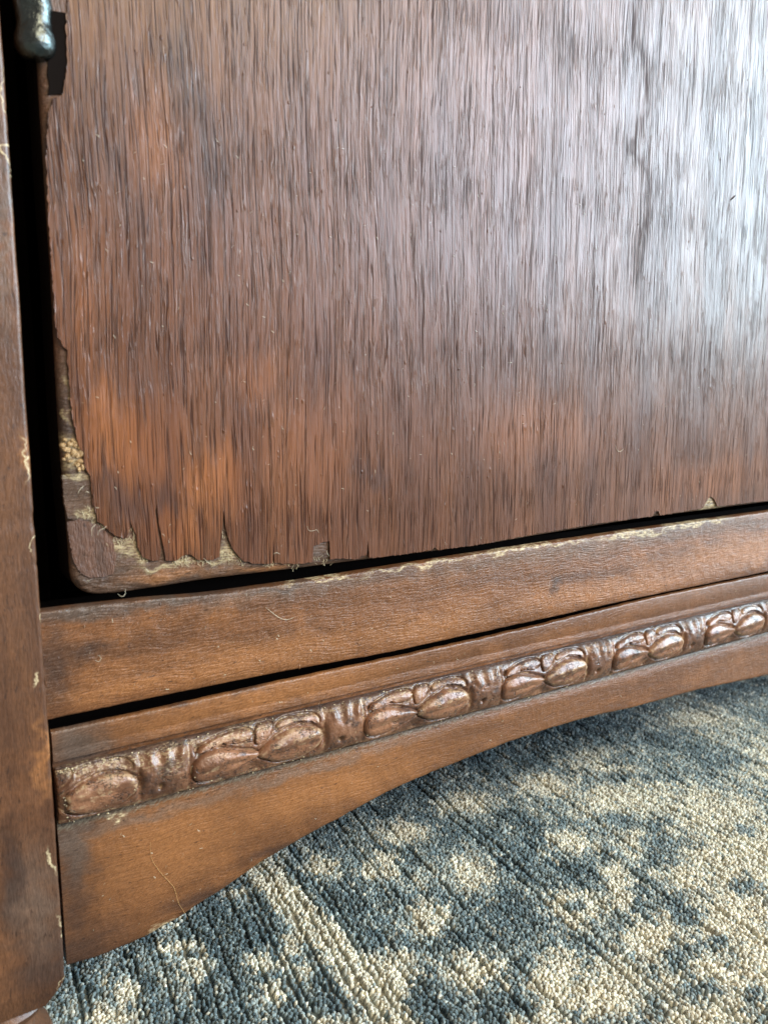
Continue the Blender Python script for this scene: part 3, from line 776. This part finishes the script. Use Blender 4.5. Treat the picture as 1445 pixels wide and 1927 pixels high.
def dust(n, boxpx, y, name, label):
    v = []; f = []
    for _ in range(n):
        px = random.uniform(boxpx[0], boxpx[2]); py = random.uniform(boxpx[1], boxpx[3]); x, z = P(px, py, y)
        if z < np.interp(x, Xa, zb2) + .002: continue
        if np.interp(x, Xs, zt) - .001 < z < np.interp(x, xb, zbm) + .002: continue
        if MZ0 - .001 < z < MZ1 + .001: continue
        if np.interp(x, Xa, zt2) - .003 < z < np.interp(x, Xs, zb) + .001: continue
        o = len(v); L = random.uniform(.0003, .0016); a = random.uniform(0, 3.14); c = random.uniform(-1, 1)
        r = random.uniform(.00004, .00009); pts = []
        for t in (-.5, 0, .5):
            pts.append((x + math.cos(a) * L * t - math.sin(a) * c * L * (.25 - t * t), y - .00008, z + math.sin(a) * L * t + math.cos(a) * c * L * (.25 - t * t)))
        for p in pts:
            for q in range(3):
                w_ = 2 * math.pi * q / 3
                v.append((p[0] + r * math.cos(w_), p[1] + r * math.sin(w_), p[2] + r * math.sin(w_ + 1)))
        f += grid_faces(3, 3, o, True)
    return tag(link_mesh(name, v, f, M_hair), label, 'dust', None, 'stuff')
dust(420, (150, 250, 1440, 1800), -.0009, 'dust', 'tiny pale specks and fibres of dust sprinkled over the cabinet front')

# ------------------------------------------------------------------ the floor and the rug
floor_m = simple('floor_boards', (.25, .16, .09), .4, 0, 30, .0005)
fl_o = link_mesh('floor', [(-4, -4, -.012), (6, -4, -.012), (6, 5, -.012), (-4, 5, -.012)], [(0, 1, 2, 3)], floor_m, None, False)
tag(fl_o, kind='structure')

rd = M @ np.array([-747., -237., FPX]); rd[2] = 0; rd /= np.linalg.norm(rd)     # direction of the ribs
rp = np.array([rd[1], -rd[0], 0])                                                  # across the ribs
CREAM = [(885, 1637, 48, 36), (875, 1511, 60, 22), (1022, 1475, 60, 24), (1071, 1586, 48, 30), (1082, 1702, 62, 46), (803, 1728, 44, 34), (744, 1818, 50, 48), (882, 1828, 60, 42),
 (332, 1780, 32, 20), (358, 1818, 30, 26), (238, 1862, 24, 34), (205, 1912, 50, 30), (484, 1811, 30, 22), (528, 1811, 20, 18), (507, 1860, 26, 20), (573, 1824, 26, 22), (545, 1775, 26, 24),
 (763, 1562, 50, 24), (725, 1625, 22, 26), (697, 1633, 18, 20), (441, 1676, 26, 14), (600, 1628, 36, 18), (640, 1930, 60, 30)]
STRIPE = [(480, 1625), (530, 1675), (570, 1725), (625, 1770), (660, 1815), (700, 1870), (740, 1930)]
BIG = [(1330, 1520, 90, 50), (1400, 1600, 90, 90), (1290, 1640, 60, 60), (1180, 1500, 90, 30), (1130, 1430, 70, 22), (1380, 1720, 90, 90), (1230, 1760, 60, 50), (1150, 1860, 70, 60), (1050, 1840, 50, 60), (1330, 1860, 90, 80), (1440, 1440, 70, 30), (1420, 1320, 60, 22), (1300, 1350, 40, 12), (1160, 1660, 28, 50), (1430, 1800, 60, 90), (1190, 1590, 30, 30), (1020, 1930, 60, 30)]
DARKP = [(1235, 1590, 40, 18), (1250, 1612, 34, 14), (1262, 1690, 28, 20), (1290, 1722, 30, 20), (1190, 1425, 60, 14), (1370, 1430, 60, 14), (1310, 1862, 46, 26), (1275, 1800, 28, 22), (1420, 1872, 22, 22), (1345, 1770, 22, 14), (1200, 1398, 40, 10), (1080, 1702, 14, 12), (1320, 1410, 30, 10), (1400, 1560, 20, 12), (1240, 1545, 30, 10), (1400, 1665, 30, 14), (345, 1790, 10, 8), (1160, 1540, 30, 10)]
DEEP = [(640, 1700, 60, 60), (700, 1780, 60, 40), (960, 1620, 50, 30), (850, 1760, 60, 30), (420, 1740, 60, 34), (800, 1880, 90, 40), (950, 1900, 60, 40), (1090, 1640, 40, 20), (620, 1860, 40, 50), (1000, 1430, 40, 20), (880, 1560, 60, 18), (560, 1650, 30, 20), (960, 1720, 30, 40)]
def fl_blots(lst):
    o = []
    for (a, b, rx, ry) in lst:
        c = np.array(F(a, b)); ex = np.array(F(a + rx, b)) - c; ey = np.array(F(a, b + ry)) - c
        A = np.linalg.inv(np.array([ex, ey]).T)
        o.append((c, A))
    return o
def blotmask(x, y, bl):
    m = np.full(x.shape, 9.0)
    for c, A in bl:
        dx = x - c[0]; dy = y - c[1]
        u = A[0, 0] * dx + A[0, 1] * dy; v_ = A[1, 0] * dx + A[1, 1] * dy
        m = np.minimum(m, np.sqrt(u * u + v_ * v_))
    return m
bC, bB, bD, bX = fl_blots(CREAM), fl_blots(BIG), fl_blots(DARKP), fl_blots(DEEP)
stripe = np.array([F(a, b) for a, b in STRIPE])
fr = [F(1445, 1927), F(60, 1927), F(100, 1700), F(1445, 1290)]

def pattern(x, y):
    """0 = deep teal ... 1 = cream, as dyed into the pile; and a tan amount"""
    s = x * rd[0] + y * rd[1]; t = x * rp[0] + y * rp[1]
    nz1 = fbm(t * 210, s * 55, 101, 4); nz2 = fbm(t * 520, s * 110, 111, 3)
    low = fbm(t * 22, s * 14, 121, 3)
    v = .26 + (low - .5) * .6 + (nz1 - .5) * .8
    d = 1.2 * (nz2 - .5) + 1.1 * (nz1 - .5)
    mD = 1 / (1 + np.exp((blotmask(x, y, bX) + d * .9 - 1.0) * 6)); v = v * (1 - .9 * mD) + .08 * .9 * mD
    mC = 1 / (1 + np.exp((blotmask(x, y, bC) + d * 1.2 - .92) * 9)); v = v * (1 - .9 * mC) + .84 * .9 * mC
    # slanting cream stripe
    ds = np.full(x.shape, 9.0)
    for i in range(len(stripe) - 1):
        a = stripe[i]; b = stripe[i + 1]; L2 = ((b - a) ** 2).sum()
        q = np.clip(((x - a[0]) * (b - a)[0] + (y - a[1]) * (b - a)[1]) / L2, 0, 1)
        ds = np.minimum(ds, np.hypot(x - a[0] - q * (b - a)[0], y - a[1] - q * (b - a)[1]))
    mS = 1 / (1 + np.exp((ds / .0095 + d * .6 - 1) * 8)); v = v * (1 - mS) + .80 * mS
    mB = 1 / (1 + np.exp((blotmask(x, y, bB) + d * 1.3 - 1.05) * 7)); v = v * (1 - .9 * mB) + .90 * .9 * mB
    mK = 1 / (1 + np.exp((blotmask(x, y, bD) + d * 1.3 - .95) * 7)); v = v * (1 - .8 * mK) + .14 * .8 * mK
    # the pattern goes on beyond what the photo shows
    out = fbm(t * 30 + 7, s * 16 + 3, 131, 4); far = 1 / (1 + np.exp(-((x - .60) * 14 + (y - .1) * 6)))
    far = np.maximum(far, 1 / (1 + np.exp((x + .02) * 60)))
    v = v * (1 - far) + far * np.clip((out - .42) * 5, .08, .92)
    return np.clip(v, 0, 1)
stops = np.array([[.058, .100, .116], [.165, .230, .243], [.345, .410, .395], [.58, .58, .49], [.85, .79, .61], [.96, .92, .74]])
def colour(v, r):
    v = np.clip(v, 0, 1) * (len(stops) - 1); i = np.minimum(v.astype(int), len(stops) - 2); f_ = (v - i)[:, None]
    return (stops[i] * (1 - f_) + stops[i + 1] * f_) * r[:, None]

rug = tag(empty('rug', (0, 0, 0)), 'blue and cream distressed patterned rug with ribbed pile under the cabinet', 'rug')
def pile_mat():
    n = NT('wool_pile'); at = n.new('ShaderNodeAttribute'); at.attribute_name = 'dye'
    f = n.noise(n.co, 2600, 2, .6); k = n.m('ADD', .75, n.m('MULTIPLY', f, .5))
    base = n.mix(1.0, at.outputs['Color'], n.mix(0.0, k, k), 'MULTIPLY')
    m_ = n.done(base, .75, n.bump(f, .0004), Sheen_Weight=.35, Sheen_Roughness=.4)
    return m_
M_pile = pile_mat()
# tufts in rows along the ribs
rs = .00150
smin, smax = -.55, .60
rows_t = []
t0 = -.22
while t0 < .85:
    rows_t.append(t0); t0 += rs * (.85 + .3 * random.random()) + (random.uniform(.0010, .0024) if random.random() < .17 else 0)
PX = []; PY = []; RW = []
for ti, t_ in enumerate(rows_t):
    n = int((smax - smin) / (rs * 1.1)); s = smin + np.arange(n) * rs * 1.1 + rng.random(n) * rs * .8
    tt = t_ + (fbm(s * 40, s * 0 + ti * .01, 141, 2) - .5) * .004 + (rng.random(n) - .5) * rs * .35
    PX.append(s * rd[0] + tt * rp[0]); PY.append(s * rd[1] + tt * rp[1]); RW.append(np.full(n, ti))
PX = np.concatenate(PX); PY = np.concatenate(PY); RW = np.concatenate(RW)
# keep what the photo and a step to the side can see
d = np.stack([PX - CAM[0], PY - CAM[1], 0 * PX - CAM[2]], -1) @ M
u = d[:, 0] / d[:, 2] * FPX + 722.5; v_ = d[:, 1] / d[:, 2] * FPX + 963.5
ok = (d[:, 2] > 0.02) & (u > -120) & (u < 1600) & (v_ > 1240) & (v_ < 2120)
# coarser tufts carry the pile on round about, for a step to the side
thin = (~ok) & (rng.random(len(ok)) < .26)
big = np.where(thin, 1.75, 1.0)[ok | thin]
ok = ok | thin
PX, PY, RW = PX[ok], PY[ok], RW[ok]
N = len(PX); print('tufts', N)
dist = np.hypot(PX - CAM[0], PY - CAM[1])
seg = 4
rad = rs * (.58 + .26 * rng.random(N)) * big; hgt = .0036 + .0009 * rng.random(N) + (fbm(PX * 120, PY * 120, 151, 2) - .5) * .0022
lean = rng.normal(0, .0006, (N, 2)) + np.array([.0004, -.0004])
rings = [(1.00, .25), (.95, .88)]
ang = 2 * np.pi * np.arange(seg) / seg
V = np.zeros((N, len(rings) * seg + 1, 3), np.float32)
rot = rng.random(N) * 6.28
el = .75 + .5 * rng.random(N)
for k, (rr, hh) in enumerate(rings):
    for j in range(seg):
        jit = .8 + .4 * rng.random(N)
        V[:, k * seg + j, 0] = PX + rad * rr * jit * np.cos(ang[j] + rot) * el + lean[:, 0] * hh
        V[:, k * seg + j, 1] = PY + rad * rr * jit * np.sin(ang[j] + rot) / el + lean[:, 1] * hh
        V[:, k * seg + j, 2] = -.0045 + hgt * hh
V[:, -1, 0] = PX + lean[:, 0] * 1.1; V[:, -1, 1] = PY + lean[:, 1] * 1.1; V[:, -1, 2] = -.0045 + hgt * 1.08
nv = V.shape[1]
ft = []
for k in range(len(rings) - 1):
    for j in range(seg):
        a = k * seg + j; b = k * seg + (j + 1) % seg
        ft += [(a, b, b + seg), (a, b + seg, a + seg)]
for j in range(seg): ft.append(((len(rings) - 1) * seg + j, (len(rings) - 1) * seg + (j + 1) % seg, nv - 1))
ft = np.array(ft, np.int32)
FT = (ft[None] + (np.arange(N, dtype=np.int32) * nv)[:, None, None]).reshape(-1)
val = pattern(PX, PY) + rng.normal(0, .10, N)
flip_ = rng.random(N); val = np.where(flip_ < .10, val + .28, val); val = np.where(flip_ > .90, val - .25, val)
colr = colour(val, .66 + .62 * rng.random(N) ** 1.2)
me = bpy.data.meshes.new('pile')
me.vertices.add(N * nv); me.vertices.foreach_set('co', V.reshape(-1))
nt = len(FT) // 3
me.loops.add(nt * 3); me.loops.foreach_set('vertex_index', FT)
me.polygons.add(nt); me.polygons.foreach_set('loop_start', np.arange(nt, dtype=np.int32) * 3)
me.polygons.foreach_set('loop_total', np.full(nt, 3, np.int32))
me.polygons.foreach_set('use_smooth', np.ones(nt, bool))
at = me.attributes.new('dye', 'FLOAT_COLOR', 'POINT')
cc = np.ones((N, nv, 4), np.float32); cc[:, :, :3] = colr[:, None, :]
at.data.foreach_set('color', cc.reshape(-1))
me.materials.append(M_pile); me.update(calc_edges=True)
pile = bpy.data.objects.new('pile', me); sc.collection.objects.link(pile); pile.parent = rug
tag(pile, kind='stuff')

# woven backing, with the same dye, running on past the built tufts
gx = np.linspace(-1.6, 3.2, 420); gy = np.linspace(-2.2, 1.6, 340)
GX, GY = np.meshgrid(gx, gy, indexing='ij')
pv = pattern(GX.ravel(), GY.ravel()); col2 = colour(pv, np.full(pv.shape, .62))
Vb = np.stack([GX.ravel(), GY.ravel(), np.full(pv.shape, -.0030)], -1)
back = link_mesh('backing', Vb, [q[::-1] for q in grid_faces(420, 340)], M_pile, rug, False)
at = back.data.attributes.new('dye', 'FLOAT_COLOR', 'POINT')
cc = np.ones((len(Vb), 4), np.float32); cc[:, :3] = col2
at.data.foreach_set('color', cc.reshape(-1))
